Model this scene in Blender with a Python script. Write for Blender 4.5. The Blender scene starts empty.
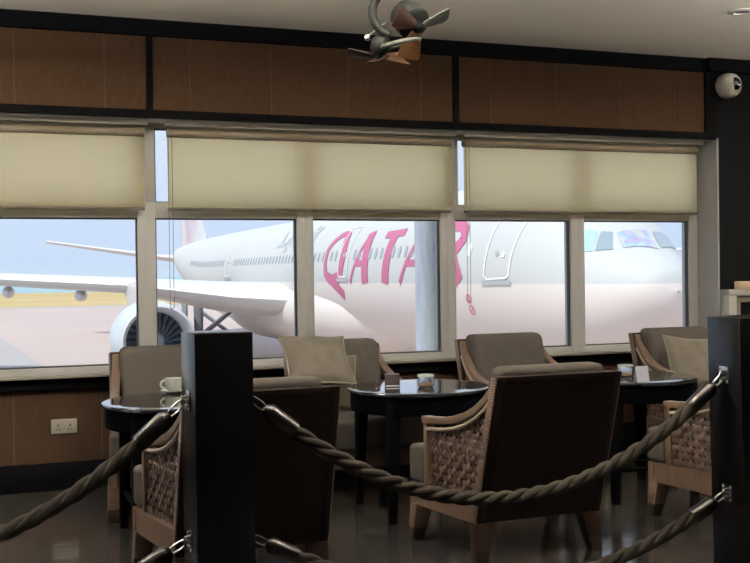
import bpy, bmesh, math, random
import numpy as np
from mathutils import Vector, Matrix
random.seed(7)
PI = math.pi
scene = bpy.context.scene
C = bpy.context.collection

# ------------------------------------------------------------------ materials
def mat(name, col, rough=.5, metal=0., spec=.5, noise=None, bump=None, coat=0.):
    m = bpy.data.materials.new(name); m.use_nodes = True
    nt = m.node_tree; b = nt.nodes['Principled BSDF']
    b.inputs['Base Color'].default_value = (*col, 1); b.inputs['Roughness'].default_value = rough
    b.inputs['Metallic'].default_value = metal; b.inputs['Specular IOR Level'].default_value = spec
    b.inputs['Coat Weight'].default_value = coat
    tc = nt.nodes.new('ShaderNodeTexCoord')
    if noise:   # (scale, colour2, detail)
        n = nt.nodes.new('ShaderNodeTexNoise'); n.inputs['Scale'].default_value = noise[0]; n.inputs['Detail'].default_value = 4
        if len(noise) > 2:
            mp = nt.nodes.new('ShaderNodeMapping'); mp.inputs['Scale'].default_value = noise[2]
            nt.links.new(tc.outputs['Object'], mp.inputs[0]); nt.links.new(mp.outputs[0], n.inputs['Vector'])
        else: nt.links.new(tc.outputs['Object'], n.inputs['Vector'])
        r = nt.nodes.new('ShaderNodeValToRGB'); r.color_ramp.elements[0].position = .35; r.color_ramp.elements[1].position = .65
        r.color_ramp.elements[0].color = (*col, 1); r.color_ramp.elements[1].color = (*noise[1], 1)
        nt.links.new(n.outputs['Fac'], r.inputs[0]); nt.links.new(r.outputs[0], b.inputs['Base Color'])
    if bump:    # (scale, strength)
        n = nt.nodes.new('ShaderNodeTexNoise'); n.inputs['Scale'].default_value = bump[0]; n.inputs['Detail'].default_value = 3
        nt.links.new(tc.outputs['Object'], n.inputs['Vector'])
        bp = nt.nodes.new('ShaderNodeBump'); bp.inputs['Strength'].default_value = bump[1]; bp.inputs['Distance'].default_value = .01
        nt.links.new(n.outputs['Fac'], bp.inputs['Height']); nt.links.new(bp.outputs[0], b.inputs['Normal'])
    return m

M = {}
M['black'] = mat('black_lacquer', (.003, .0035, .005), .22, noise=(6, (.005, .005, .006)), spec=.4)
M['blackwall'] = mat('black_wall_paint', (.005, .005, .006), .7, spec=.06)
M['darktrim'] = mat('dark_stained_trim', (.004, .004, .005), .7, spec=.05)
M['ceiling'] = mat('ceiling_paint', (.90, .85, .73), .9)
M['wall'] = mat('plaster', (.10, .075, .055), .85)
M['reveal'] = mat('grey_reveal_paint', (.27, .265, .265), .7)
M['fabpanel'] = mat('brown_panel_cloth', (.064, .034, .019), .9, spec=.1, noise=(90, (.076, .042, .024), (1, 1, .12)))
M['seam'] = mat('panel_seam', (.092, .052, .032), .8, spec=.1)
M['lowpanel'] = mat('lower_panel_veneer', (.050, .027, .016), .75, spec=.12, noise=(40, (.060, .033, .020), (1, 1, .15)))
M['frame'] = mat('window_frame_metal', (.385, .38, .37), .45)
M['sill'] = mat('sill_metal', (.17, .155, .135), .5)
M['gasket'] = mat('glazing_gasket', (.03, .03, .032), .6)
M['chrome'] = mat('chrome', (.62, .61, .6), .18, metal=1)
M['ferrule'] = mat('ferrule_metal', (.075, .07, .068), .28, metal=1)
M['rope'] = mat('manila_rope', (.036, .030, .025), .9, spec=.12, noise=(120, (.050, .042, .035), (3, 1, 3)), bump=(260, .5))
M['rattan'] = mat('rattan_wrap', (.105, .067, .046), .4, noise=(60, (.145, .094, .066), (1, 6, 6)), bump=(150, .25))
M['shadeframe'] = mat('shaded_rattan_frame', (.012, .007, .006), .6, spec=.15, noise=(60, (.018, .011, .009), (1, 6, 6)))  # darker rattan copy, shade of the room side put into its colour
M['darkwood'] = mat('dark_leg_wood', (.030, .016, .010), .45, spec=.3)
def ridged(name, axis):
    m = mat(name, (.125, .078, .052), .42); nt = m.node_tree; b = nt.nodes['Principled BSDF']
    tc = nt.nodes.new('ShaderNodeTexCoord'); wv = nt.nodes.new('ShaderNodeTexWave'); wv.bands_direction = axis
    wv.inputs['Scale'].default_value = 28; wv.inputs['Distortion'].default_value = .6; wv.inputs['Detail'].default_value = 1
    nt.links.new(tc.outputs['Object'], wv.inputs['Vector'])
    r = nt.nodes.new('ShaderNodeValToRGB'); r.color_ramp.elements[0].color = (.075, .045, .030, 1); r.color_ramp.elements[1].color = (.165, .107, .074, 1)
    nt.links.new(wv.outputs['Fac'], r.inputs[0]); nt.links.new(r.outputs[0], b.inputs['Base Color'])
    bp = nt.nodes.new('ShaderNodeBump'); bp.inputs['Strength'].default_value = .4; bp.inputs['Distance'].default_value = .004
    nt.links.new(wv.outputs['Fac'], bp.inputs['Height']); nt.links.new(bp.outputs[0], b.inputs['Normal'])
    return m
M['ridge_y'] = ridged('rattan_wrap_along_seat', 'Y'); M['ridge_z'] = ridged('rattan_wrap_upright', 'Z')
M['wood'] = mat('chair_wood', (.27, .125, .055), .38, noise=(20, (.34, .17, .08), (1, 5, 5)))
M['weave'] = mat('woven_cane', (.060, .036, .027), .28, spec=.7, noise=(25, (.155, .10, .078)))  # paler second tone paints highlights into the cane
M['cane'] = mat('pale_cane', (.34, .26, .20), .35)
M['darkcap'] = mat('dark_foot', (.018, .012, .010), .4)
M['cushion'] = mat('taupe_upholstery', (.060, .052, .046), .95, spec=.1, noise=(30, (.069, .060, .054)), bump=(500, .15))
M['pillow'] = mat('beige_pillow', (.108, .093, .075), .85, spec=.15, noise=(10, (.126, .110, .090)), bump=(400, .12))
M['piping'] = mat('beige_piping', (.17, .15, .115), .8)
M['table'] = mat('dark_table_lacquer', (.002, .002, .0025), .6, spec=.02)
M['tabletop'] = mat('polished_table_top', (.012, .012, .017), .055, spec=.9, coat=.6)
M['white'] = mat('white_porcelain', (.42, .44, .40), .25)
M['socket'] = mat('socket_plastic', (.40, .365, .31), .45)
M['menu'] = mat('plum_menu_block', (.055, .036, .041), .3)
M['card'] = mat('card_paper', (.26, .27, .31), .6)
M['amber'] = mat('amber_wax', (.40, .25, .11), .5)
M['fanbody'] = mat('fan_housing', (.010, .011, .010), .5, spec=.15)
M['fanblade'] = mat('fan_blade_walnut', (.012, .004, .0025), .55, spec=.15)
M['fanblade2'] = mat('fan_blade_oak', (.11, .05, .02), .5, spec=.2)
M['fanring'] = mat('fan_ring', (.060, .062, .056), .55, spec=.2)
M['camwhite'] = mat('camera_shell', (.70, .66, .58), .4)
M['camlens'] = mat('camera_lens', (.008, .008, .009), .08)
M['console'] = mat('grey_surround', (.33, .32, .30), .5)
M['console2'] = mat('brown_surround', (.15, .125, .10), .5)
M['boxbeige'] = mat('beige_box', (.62, .45, .30), .6)
M['extcol'] = mat('exterior_column_paint', (.42, .48, .57), .7, noise=(9, (.50, .56, .65), (3, 3, .6)))
M['facade'] = mat('facade', (.5, .5, .5), .8)
# aircraft: colours kept pale, with the outdoor haze put into them
M['engine'] = mat('nacelle_paint', (.56, .62, .66), .3)
M['lip'] = mat('inlet_lip', (.66, .66, .66), .3, metal=.3)
M['fanmetal'] = mat('engine_fan', (.10, .115, .14), .35, metal=.6)
M['spinner'] = mat('spinner_grey', (.2, .22, .25), .4)
M['wing'] = mat('wing_paint', (.62, .61, .60), .35)
M['fin'] = mat('fin_paint', (.64, .65, .67), .4, noise=(.30, (.56, .42, .47)))
M['gear'] = mat('gear_grey', (.25, .26, .28), .5)
M['tyre'] = mat('tyre', (.02, .02, .02), .8)
M['door'] = mat('door_outline', (.86, .88, .88), .4)
M['doorsill'] = mat('door_sill', (.42, .45, .45), .5)
M['cabwin'] = mat('cabin_window', (.36, .41, .44), .2)
M['cabwinw'] = mat('blank_cabin_window', (.80, .83, .86), .3)
M['letter'] = mat('magenta_lettering', (.52, .135, .26), .5)
M['arabic'] = mat('grey_lettering', (.44, .47, .50), .45)
M['sticker'] = mat('red_marking', (.70, .20, .24), .5)
M['cockpit'] = mat('cockpit_glass', (.30, .37, .42), .12)
M['teal'] = mat('teal_cockpit_glass', (.40, .74, .74), .12)
M['cart'] = mat('trolley_grey', (.13, .15, .18), .6)
M['cartw'] = mat('trolley_white', (.75, .75, .75), .6)

def mat_fuselage():
    m = bpy.data.materials.new('aircraft_paint'); m.use_nodes = True; nt = m.node_tree
    b = nt.nodes['Principled BSDF']; b.inputs['Roughness'].default_value = .6
    tc = nt.nodes.new('ShaderNodeTexCoord'); s = nt.nodes.new('ShaderNodeSeparateXYZ')
    nt.links.new(tc.outputs['Object'], s.inputs[0])
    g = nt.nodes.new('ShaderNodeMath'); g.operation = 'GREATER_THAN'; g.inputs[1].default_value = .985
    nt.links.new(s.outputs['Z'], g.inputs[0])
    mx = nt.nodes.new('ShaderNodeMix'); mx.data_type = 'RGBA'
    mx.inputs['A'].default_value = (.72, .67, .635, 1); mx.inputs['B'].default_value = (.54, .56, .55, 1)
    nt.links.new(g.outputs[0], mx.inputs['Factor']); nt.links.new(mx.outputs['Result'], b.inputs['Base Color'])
    return m
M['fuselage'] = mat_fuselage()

def mat_iridescent():
    m = bpy.data.materials.new('iridescent_windshield'); m.use_nodes = True; nt = m.node_tree
    b = nt.nodes['Principled BSDF']; b.inputs['Roughness'].default_value = .12
    tc = nt.nodes.new('ShaderNodeTexCoord'); n = nt.nodes.new('ShaderNodeTexNoise')
    n.inputs['Scale'].default_value = 1.6; n.inputs['Detail'].default_value = 1.5; n.inputs['Distortion'].default_value = 1.2
    nt.links.new(tc.outputs['Object'], n.inputs['Vector'])
    r = nt.nodes.new('ShaderNodeValToRGB'); cr = r.color_ramp
    cols = [(.30, (.40, .50, .54)), (.40, (.56, .50, .42)), (.46, (.36, .52, .62)), (.52, (.34, .36, .66)), (.58, (.50, .38, .58)), (.66, (.42, .58, .54))]
    cr.elements[0].position = cols[0][0]; cr.elements[0].color = (*cols[0][1], 1)
    cr.elements[1].position = cols[-1][0]; cr.elements[1].color = (*cols[-1][1], 1)
    for p, c in cols[1:-1]:
        e = cr.elements.new(p); e.color = (*c, 1)
    nt.links.new(n.outputs['Fac'], r.inputs[0]); nt.links.new(r.outputs[0], b.inputs['Base Color'])
    return m
M['irid'] = mat_iridescent()

def mat_glass():
    m = bpy.data.materials.new('window_glass'); m.use_nodes = True; nt = m.node_tree; nt.nodes.clear()
    o = nt.nodes.new('ShaderNodeOutputMaterial'); t = nt.nodes.new('ShaderNodeBsdfTransparent'); t.inputs[0].default_value = (.95, .96, .96, 1)
    g = nt.nodes.new('ShaderNodeBsdfGlossy'); g.inputs['Roughness'].default_value = .02; g.inputs[0].default_value = (.9, .9, .9, 1)
    f = nt.nodes.new('ShaderNodeFresnel'); f.inputs[0].default_value = 1.3
    x = nt.nodes.new('ShaderNodeMixShader')
    nt.links.new(f.outputs[0], x.inputs[0]); nt.links.new(t.outputs[0], x.inputs[1]); nt.links.new(g.outputs[0], x.inputs[2]); nt.links.new(x.outputs[0], o.inputs[0])
    return m
M['glass'] = mat_glass()

def mat_blind():
    m = bpy.data.materials.new('blind_cloth'); m.use_nodes = True; nt = m.node_tree; nt.nodes.clear()
    o = nt.nodes.new('ShaderNodeOutputMaterial')
    tc = nt.nodes.new('ShaderNodeTexCoord'); mp = nt.nodes.new('ShaderNodeMapping'); mp.inputs['Scale'].default_value = (.4, 1, 60)
    n = nt.nodes.new('ShaderNodeTexNoise'); n.inputs['Scale'].default_value = 3
    nt.links.new(tc.outputs['Object'], mp.inputs[0]); nt.links.new(mp.outputs[0], n.inputs['Vector'])
    r = nt.nodes.new('ShaderNodeValToRGB')
    r.color_ramp.elements[0].color = (.99, .85, .53, 1); r.color_ramp.elements[1].color = (1, .89, .58, 1)
    nt.links.new(n.outputs['Fac'], r.inputs[0])
    d = nt.nodes.new('ShaderNodeBsdfDiffuse'); t = nt.nodes.new('ShaderNodeBsdfTranslucent')
    nt.links.new(r.outputs[0], d.inputs[0]); nt.links.new(r.outputs[0], t.inputs[0])
    x = nt.nodes.new('ShaderNodeMixShader'); x.inputs[0].default_value = .93
    nt.links.new(d.outputs[0], x.inputs[1]); nt.links.new(t.outputs[0], x.inputs[2]); nt.links.new(x.outputs[0], o.inputs[0])
    return m
M['blind'] = mat_blind()
M['blindbar'] = mat('blind_bar', (.055, .042, .03), .5)
M['rail'] = mat('blind_rail', (.80, .77, .70), .5)
M['shadedroller'] = mat('shaded_roller', (.20, .16, .11), .5)  # brown puts the shade below the head rail into the tube colour
M['cord'] = mat('blind_cord', (.13, .125, .12), .5)

def mat_floor():
    m = bpy.data.materials.new('polished_dark_tiles'); m.use_nodes = True; nt = m.node_tree; b = nt.nodes['Principled BSDF']; b.inputs['Specular IOR Level'].default_value = .95
    tc = nt.nodes.new('ShaderNodeTexCoord')
    br = nt.nodes.new('ShaderNodeTexBrick'); br.offset = 0; br.inputs['Scale'].default_value = 1
    br.inputs['Brick Width'].default_value = .6; br.inputs['Row Height'].default_value = .6; br.inputs['Mortar Size'].default_value = .0025
    br.inputs['Color1'].default_value = (.047, .042, .039, 1); br.inputs['Color2'].default_value = (.038, .034, .032, 1); br.inputs['Mortar'].default_value = (.055, .05, .046, 1)
    nt.links.new(tc.outputs['Object'], br.inputs['Vector'])
    n = nt.nodes.new('ShaderNodeTexNoise'); n.inputs['Scale'].default_value = 3.2; n.inputs['Detail'].default_value = 7; n.inputs['Roughness'].default_value = .65
    nt.links.new(tc.outputs['Object'], n.inputs['Vector'])
    mx = nt.nodes.new('ShaderNodeMix'); mx.data_type = 'RGBA'; mx.blend_type = 'MULTIPLY'; mx.inputs['Factor'].default_value = .7
    rr = nt.nodes.new('ShaderNodeValToRGB'); rr.color_ramp.elements[0].color = (.55, .55, .55, 1); rr.color_ramp.elements[1].color = (1.2, 1.2, 1.2, 1)
    rr.color_ramp.elements[0].position = .3; rr.color_ramp.elements[1].position = .7
    nt.links.new(n.outputs['Fac'], rr.inputs[0]); nt.links.new(br.outputs['Color'], mx.inputs['A']); nt.links.new(rr.outputs[0], mx.inputs['B'])
    nt.links.new(mx.outputs['Result'], b.inputs['Base Color'])
    mr = nt.nodes.new('ShaderNodeMapRange'); mr.inputs['From Min'].default_value = .3; mr.inputs['From Max'].default_value = .75; mr.inputs['To Min'].default_value = .07; mr.inputs['To Max'].default_value = .20
    nt.links.new(n.outputs['Fac'], mr.inputs['Value']); nt.links.new(mr.outputs[0], b.inputs['Roughness'])
    bp = nt.nodes.new('ShaderNodeBump'); bp.inputs['Strength'].default_value = .05; bp.inputs['Distance'].default_value = .02
    n2 = nt.nodes.new('ShaderNodeTexNoise'); n2.inputs['Scale'].default_value = 14; n2.inputs['Detail'].default_value = 5
    nt.links.new(tc.outputs['Object'], n2.inputs['Vector']); nt.links.new(n2.outputs['Fac'], bp.inputs['Height']); nt.links.new(bp.outputs[0], b.inputs['Normal'])
    return m
M['floor'] = mat_floor()

def mat_backweave():
    m = bpy.data.materials.new('dark_woven_back'); m.use_nodes = True; nt = m.node_tree; b = nt.nodes['Principled BSDF']; b.inputs['Roughness'].default_value = .6; b.inputs['Specular IOR Level'].default_value = .15
    tc = nt.nodes.new('ShaderNodeTexCoord'); mp = nt.nodes.new('ShaderNodeMapping'); mp.inputs['Scale'].default_value = (1, 0, 1)
    ck = nt.nodes.new('ShaderNodeTexChecker'); ck.inputs['Scale'].default_value = 36
    ck.inputs['Color1'].default_value = (.011, .006, .005, 1); ck.inputs['Color2'].default_value = (.017, .009, .007, 1)
    nt.links.new(tc.outputs['Object'], mp.inputs[0]); nt.links.new(mp.outputs[0], ck.inputs['Vector'])
    nt.links.new(ck.outputs['Color'], b.inputs['Base Color'])
    bp = nt.nodes.new('ShaderNodeBump'); bp.inputs['Strength'].default_value = .4; bp.inputs['Distance'].default_value = .006
    nt.links.new(ck.outputs['Fac'], bp.inputs['Height']); nt.links.new(bp.outputs[0], b.inputs['Normal'])
    return m
M['backweave'] = mat_backweave()

def mat_ground(name, c1, c2, scale, sc=(1, 1, 1)):
    m = mat(name, c1, .85, noise=(scale, c2, sc), spec=.2); return m
M['apron'] = mat_ground('apron_concrete', (.47, .385, .345), (.51, .42, .38), .05, (1, .35, 1))
M['wedge'] = mat_ground('grey_wedge', (.40, .375, .355), (.43, .405, .385), .08)
M['verge'] = mat_ground('dry_grass', (.46, .35, .15), (.52, .40, .19), .02, (1, 2, 1))
M['kerb'] = mat('verge_kerb', (.42, .36, .31), .9)
M['sea'] = mat('sea_water', (.26, .40, .43), .7, noise=(.004, (.30, .44, .47), (1, 4, 1)))

# ------------------------------------------------------------------ mesh helpers
class MB:
    def __init__(s): s.v = []; s.f = []
    def add(s, vs, fs):
        o = len(s.v); s.v += [tuple(v) for v in vs]; s.f += [tuple(i + o for i in f) for f in fs]; return s
    def box(s, x0, x1, y0, y1, z0, z1):
        return s.add([(x0, y0, z0), (x1, y0, z0), (x1, y1, z0), (x0, y1, z0), (x0, y0, z1), (x1, y0, z1), (x1, y1, z1), (x0, y1, z1)],
                     [(0, 3, 2, 1), (4, 5, 6, 7), (0, 1, 5, 4), (1, 2, 6, 5), (2, 3, 7, 6), (3, 0, 4, 7)])
    def hexa(s, p):   # 8 points ordered like box
        return s.add(p, [(0, 3, 2, 1), (4, 5, 6, 7), (0, 1, 5, 4), (1, 2, 6, 5), (2, 3, 7, 6), (3, 0, 4, 7)])
    def tube(s, path, r, n=10, caps=True):
        P = [Vector(p) for p in path]; k = len(P); R = r if isinstance(r, (list, tuple)) else [r] * k
        up = None; rings = []
        for i in range(k):
            t = (P[min(i + 1, k - 1)] - P[max(i - 1, 0)]).normalized()
            if up is None:
                up = Vector((0, 0, 1)) if abs(t.z) < .9 else Vector((1, 0, 0))
            a = (up - t * up.dot(t)).normalized(); b = t.cross(a); up = a
            rings.append([P[i] + (a * math.cos(2 * PI * j / n) + b * math.sin(2 * PI * j / n)) * R[i] for j in range(n)])
        vs = [v for q in rings for v in q]; fs = []
        for i in range(k - 1):
            for j in range(n):
                fs.append((i * n + j, i * n + (j + 1) % n, (i + 1) * n + (j + 1) % n, (i + 1) * n + j))
        if caps: fs += [tuple(range(n))[::-1], tuple((k - 1) * n + j for j in range(n))]
        return s.add(vs, fs)
    def lathe(s, prof, n=32, o=(0, 0, 0), axis=(0, 0, 1), caps=True):   # prof: (radius, height)
        a = Vector(axis).normalized(); q = a.to_track_quat('Z', 'Y'); o = Vector(o)
        vs = [o + q @ Vector((r * math.cos(2 * PI * j / n), r * math.sin(2 * PI * j / n), h)) for r, h in prof for j in range(n)]
        fs = []; k = len(prof)
        for i in range(k - 1):
            for j in range(n):
                fs.append((i * n + j, i * n + (j + 1) % n, (i + 1) * n + (j + 1) % n, (i + 1) * n + j))
        if caps and prof[0][0] > 1e-6: fs.append(tuple(range(n))[::-1])
        if caps and prof[-1][0] > 1e-6: fs.append(tuple((k - 1) * n + j for j in range(n)))
        return s.add(vs, fs)
    def grid(s, pts):   # pts[i][j]
        a, b = len(pts), len(pts[0])
        return s.add([p for r in pts for p in r], [(i * b + j, i * b + j + 1, (i + 1) * b + j + 1, (i + 1) * b + j) for i in range(a - 1) for j in range(b - 1)])
    def sweep(s, path, wx, wn):   # rectangular bar along a path, wx across X, wn across the other normal
        P = [Vector(p) for p in path]; k = len(P); vs = []
        for i in range(k):
            t = (P[min(i + 1, k - 1)] - P[max(i - 1, 0)]).normalized()
            x = Vector((1, 0, 0)); x = (x - t * x.dot(t)).normalized(); n = t.cross(x)
            vs += [P[i] - x * wx / 2 - n * wn / 2, P[i] + x * wx / 2 - n * wn / 2, P[i] + x * wx / 2 + n * wn / 2, P[i] - x * wx / 2 + n * wn / 2]
        fs = [(0, 1, 2, 3), tuple((k - 1) * 4 + j for j in (3, 2, 1, 0))]
        for i in range(k - 1):
            for j in range(4): fs.append((i * 4 + j, (i + 1) * 4 + j, (i + 1) * 4 + (j + 1) % 4, i * 4 + (j + 1) % 4))
        return s.add(vs, fs)
    def prism(s, poly, z0, z1):
        n = len(poly)
        return s.add([(x, y, z0) for x, y in poly] + [(x, y, z1) for x, y in poly],
                     [tuple(range(n))[::-1], tuple(range(n, 2 * n))] + [(i, (i + 1) % n, n + (i + 1) % n, n + i) for i in range(n)])
    def obj(s, name, m, parent=None, bevel=0, seg=2, smooth=True, angle=38, sub=0):
        bm = bmesh.new(); vv = [bm.verts.new(v) for v in s.v]
        for f in s.f:
            try: bm.faces.new([vv[i] for i in f])
            except ValueError: pass
        bmesh.ops.recalc_face_normals(bm, faces=bm.faces)
        if bevel:
            eds = [e for e in bm.edges if len(e.link_faces) == 2 and e.calc_face_angle(0) > .5]
            bmesh.ops.bevel(bm, geom=eds, offset=bevel, segments=seg, affect='EDGES', profile=.5, clamp_overlap=True)
        me = bpy.data.meshes.new(name); bm.to_mesh(me); bm.free()
        if smooth:
            me.shade_smooth()
            me.set_sharp_from_angle(angle=math.radians(angle))
        me.materials.append(m)
        o = bpy.data.objects.new(name, me); C.objects.link(o)
        if parent: o.parent = parent
        return o

def tag(o, label, cat, group=None):
    o['label'] = label; o['category'] = cat
    if group: o['group'] = group
    return o
def thing(name, label, cat, loc=(0, 0, 0), rz=0, group=None):
    o = bpy.data.objects.new(name, None); C.objects.link(o); o.location = loc; o.rotation_euler = (0, 0, rz)
    return tag(o, label, cat, group)
def struct(o): o['kind'] = 'structure'; return o
def children(o): return [c for c in bpy.data.objects if c.parent == o]
def dup(root, loc, rz, label):
    r = root.copy(); C.objects.link(r); r.location = loc; r.rotation_euler = (0, 0, rz); r['label'] = label
    for ch in children(root):
        c = ch.copy(); C.objects.link(c); c.parent = r
        for g in children(ch):
            d = g.copy(); C.objects.link(d); d.parent = c
    return r

# ------------------------------------------------------------------ room shell
FILL_W = 84  # power of the added fill lights
XL, XR, YB, YW, ZC = -5.3, 7.6, -4.5, 6.72, 2.857
struct(MB().box(XL, XR, YB, 6.86, -.12, 0).obj('floor', M['floor']))
struct(MB().box(XL - .2, XR + .2, YB - .2, 6.95, ZC, ZC + .3).obj('ceiling', M['ceiling']))
mb = MB().box(XL - .2, XL, YB - .2, 6.95, -3.3, .45).box(XL - .2, XL, YB - .2, 6.95, 2.45, ZC)
mb.box(XL - .2, XL, YB - .2, 2.6, .45, 2.45)
for y in (4.55, 6.5): mb.box(XL - .2, XL, y, y + .25, .45, 2.45)
wl = struct(mb.obj('wall_left', M['wall']))
for k, (y0, y1) in enumerate(((2.6, 4.55), (4.8, 6.5))):  # side windows added out of view to let in light from the left
    struct(MB().box(XL - .12, XL - .11, y0, y1, .45, 2.45).obj('window_%d' % (11 + k), M['glass'], smooth=False))
struct(MB().box(XR, XR + .2, YB - .2, 6.95, -3.3, ZC).obj('wall_right', M['wall']))
struct(MB().box(XL, XR, YB - .2, YB, -3.3, ZC).obj('wall_back', M['wall']))
# black return wall at the right, its side is the grey window reveal
struct(MB().box(5.112, XR, 6.46, 6.9, 0, ZC).obj('wall_black', M['blackwall']))
struct(MB().box(5.096, 5.112, 6.452, 6.80, 0, 2.275).obj('trim_1', M['reveal']))
struct(MB().box(5.0, XR, 6.40, 6.46, 2.76, ZC).obj('trim_2', M['darktrim']))
# lower wall under the windows
lw = MB().box(XL, 5.096, 6.70, 6.86, 0, .70).obj('wall_front', M['lowpanel']); struct(lw)
mb = MB()
for k in range(-10, 10):
    x = .131 + .516 * k
    if XL < x < 5: mb.box(x - .004, x + .004, 6.697, 6.703, .17, .62)
mb.obj('panel_seams', M['seam'], lw, smooth=False)
struct(MB().box(XL, 5.096, 6.675, 6.72, 0, .168).obj('baseboard_front', M['darktrim'], bevel=.004))
struct(MB().box(XL, 5.096, 6.655, 6.72, .622, .69).obj('trim_3', M['darktrim'], bevel=.004))
struct(MB().box(XL, 5.096, 6.60, 6.86, .69, .704).obj('trim_4', M['sill'], bevel=.003))
struct(MB().box(XL, XR, 6.78, 6.9, -3.3, -.12).obj('wall_outer', M['facade']))
# bulkhead above the windows: cloth panels between dark boards
bk = struct(MB().box(XL, 5.1, 6.476, 6.86, 2.277, ZC).obj('wall_bulkhead', M['fabpanel'], smooth=False))
mb = MB()
for k in range(-10, 10):
    x = .158 + .5135 * k
    if XL < x < 5: mb.box(x - .005, x + .005, 6.472, 6.478, 2.31, 2.76)
mb.obj('panel_seams', M['seam'], bk, smooth=False)
struct(MB().box(XL, 5.096, 6.50, 6.70, 2.262, 2.277).obj('trim_7', M['frame'], smooth=False))
mb = MB().box(XL, 5.1, 6.452, 6.5, 2.266, 2.312)
for x0, x1 in ((-5.2, -5.16), (-3.16, -3.12), (-1.12, -1.08), (.918, .955), (2.958, 3.0), (5.005, 5.112)): mb.box(x0, x1, 6.455, 6.5, 2.312, 2.76)
struct(mb.obj('trim_5', M['darktrim'], smooth=False))
struct(MB().box(XL, 5.112, 6.44, 6.5, 2.76, ZC).obj('trim_6', M['darktrim'], smooth=False))

# windows: five in view, the same row runs on to the left
ZG0, ZG1, ZU0, ZU1 = .748, 1.668, 1.765, 2.235
for n, i in enumerate([-1, 0, 1, 2, 3, -2, -3, -4, -5, -6]):
    a = .938 + 1.036 * i; b = a + 1.036
    hw = .055
    mb = MB()
    ua, ub = (.022 if i in (1, 3) else hw), (.022 if i in (0, 2) else hw)
    mb.box(a, a + hw, 6.690, 6.79, .704, ZU0).box(b - hw, b + (.02 if i == 3 else 0), 6.690, 6.79, .704, ZU0)
    mb.box(a, a + ua, 6.690, 6.79, ZU0, 2.277).box(b - ub, b + (.02 if i == 3 else 0), 6.690, 6.79, ZU0, 2.277)
    if i == 2: mb.box(a + hw, a + .086, 6.700, 6.785, ZU0, ZU1)
    mb.box(a + hw, b - hw, 6.695, 6.785, .704, ZG0 + .0).box(a + hw, b - hw, 6.692, 6.785, ZG1, ZU0).box(a + ua, b - ub, 6.695, 6.785, ZU1, 2.277).box(a + ua - .02, b - ub + .02, 6.698, 6.70, ZU0, ZU0 + .004)
    w = struct(mb.obj('window_%d' % (n + 1), M['frame'], bevel=.004))
    g = MB()
    for z0, z1 in ((ZG0, ZG1), (ZU0, ZU1)):
        x0, x1 = (a + hw, b - hw) if z0 < 1 else (a + ua, b - ub); t = .009
        g.box(x0, x0 + t, 6.715, 6.745, z0, z1).box(x1 - t, x1, 6.715, 6.745, z0, z1).box(x0 + t, x1 - t, 6.715, 6.745, z0, z0 + t).box(x0 + t, x1 - t, 6.715, 6.745, z1 - t, z1)
    g.obj('gasket', M['gasket'], w, smooth=False)
    for z0, z1 in ((ZG0, ZG1), (ZU0, ZU1)):
        MB().box(*((a + hw, b - hw) if z0 < 1 else (a + ua, b - ub)), 6.728, 6.734, z0, z1).obj('glass_pane', M['glass'], w, smooth=False)

# roller blinds
def blind(x0, x1, label, cordx):
    t = thing('roller_blind', label, 'blind', ((x0 + x1) / 2, 6.62, 2.275), 0, 'roller blinds over the windows')
    w = (x1 - x0) / 2
    MB().grid([[(-w + 2 * w * i / 20, .004 * math.sin(i * 1.3), z) for i in range(21)] for z in np.linspace(-.085, -.548, 14)]).obj('blind_cloth', M['blind'], t)
    MB().tube([(-w, .006, -.078), (w, .006, -.078)], .030, 20).obj('roller_tube', M['shadedroller'], t)
    MB().box(-w - .02, w + .02, -.062, -.040, -.040, -.006).obj('head_rail', M['rail'], t, bevel=.003)
    MB().box(-w, w, -.010, .010, -.564, -.546).obj('bottom_bar', M['blindbar'], t, bevel=.003)
    if cordx is not None:
        for s in (0, .024):
            MB().tube([(cordx + s, -.02, -.03), (cordx + s, -.022, cordx and -1.17)], .0019, 6).obj('pull_cord', M['cord'], t)
        MB().tube([(cordx, -.022, -1.17), (cordx + .012, -.022, -1.182), (cordx + .024, -.022, -1.17)], .0032, 6).obj('cord_loop', M['cord'], t)
    return t
blind(-1.05, .918, 'leftmost cream roller blind, half lowered, cut off by the photo edge', None)
blind(1.062, 3.003, 'widest middle cream roller blind, half lowered above the pink aircraft lettering', -.968)
blind(3.103, 5.045, 'rightmost cream roller blind, half lowered above the aircraft cockpit', -.962)
M['blind']

# socket
t = thing('power_socket', 'cream double wall socket on the brown panel below the left window', 'socket', (.422, 6.70, .389))
MB().box(-.076, .076, -.012, .0, -.044, .044).obj('face_plate', M['socket'], t, bevel=.004)
for sx in (-.036, .036):
    mb = MB().box(sx - .004, sx + .004, -.0135, -.011, .0, .014).box(sx - .013, sx - .005, -.0135, -.011, -.02, -.014).box(sx + .005, sx + .013, -.0135, -.011, -.02, -.014)
    mb.obj('pin_slots', M['gasket'], t, smooth=False)
    MB().box(sx - .006, sx + .006, -.016, -.011, .02, .034).obj('switch', M['socket'], t, bevel=.001)

# dome camera
t = thing('security_camera', 'white dome security camera high on the black wall at the right', 'camera', (5.185, 6.46, 2.66))
MB().lathe([(.0, 0), (.092, 0), (.095, .02), (.094, .05), (.084, .085), (.060, .108), (.0, .118)], 32, (0, 0, 0), (0, -1, 0)).obj('camera_shell', M['camwhite'], t)
MB().lathe([(.064, -.02), (.062, .012), (.046, .034), (.0, .044)], 24, (.004, -.078, .004), (-.30, -1, .0)).obj('camera_lens', M['camlens'], t)
MB().lathe([(.016, 0), (.016, .01), (0, .011)], 14, (-.008, -.121, .006), (-.3, -1, 0)).obj('lens_glass', M['gear'], t)

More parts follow.
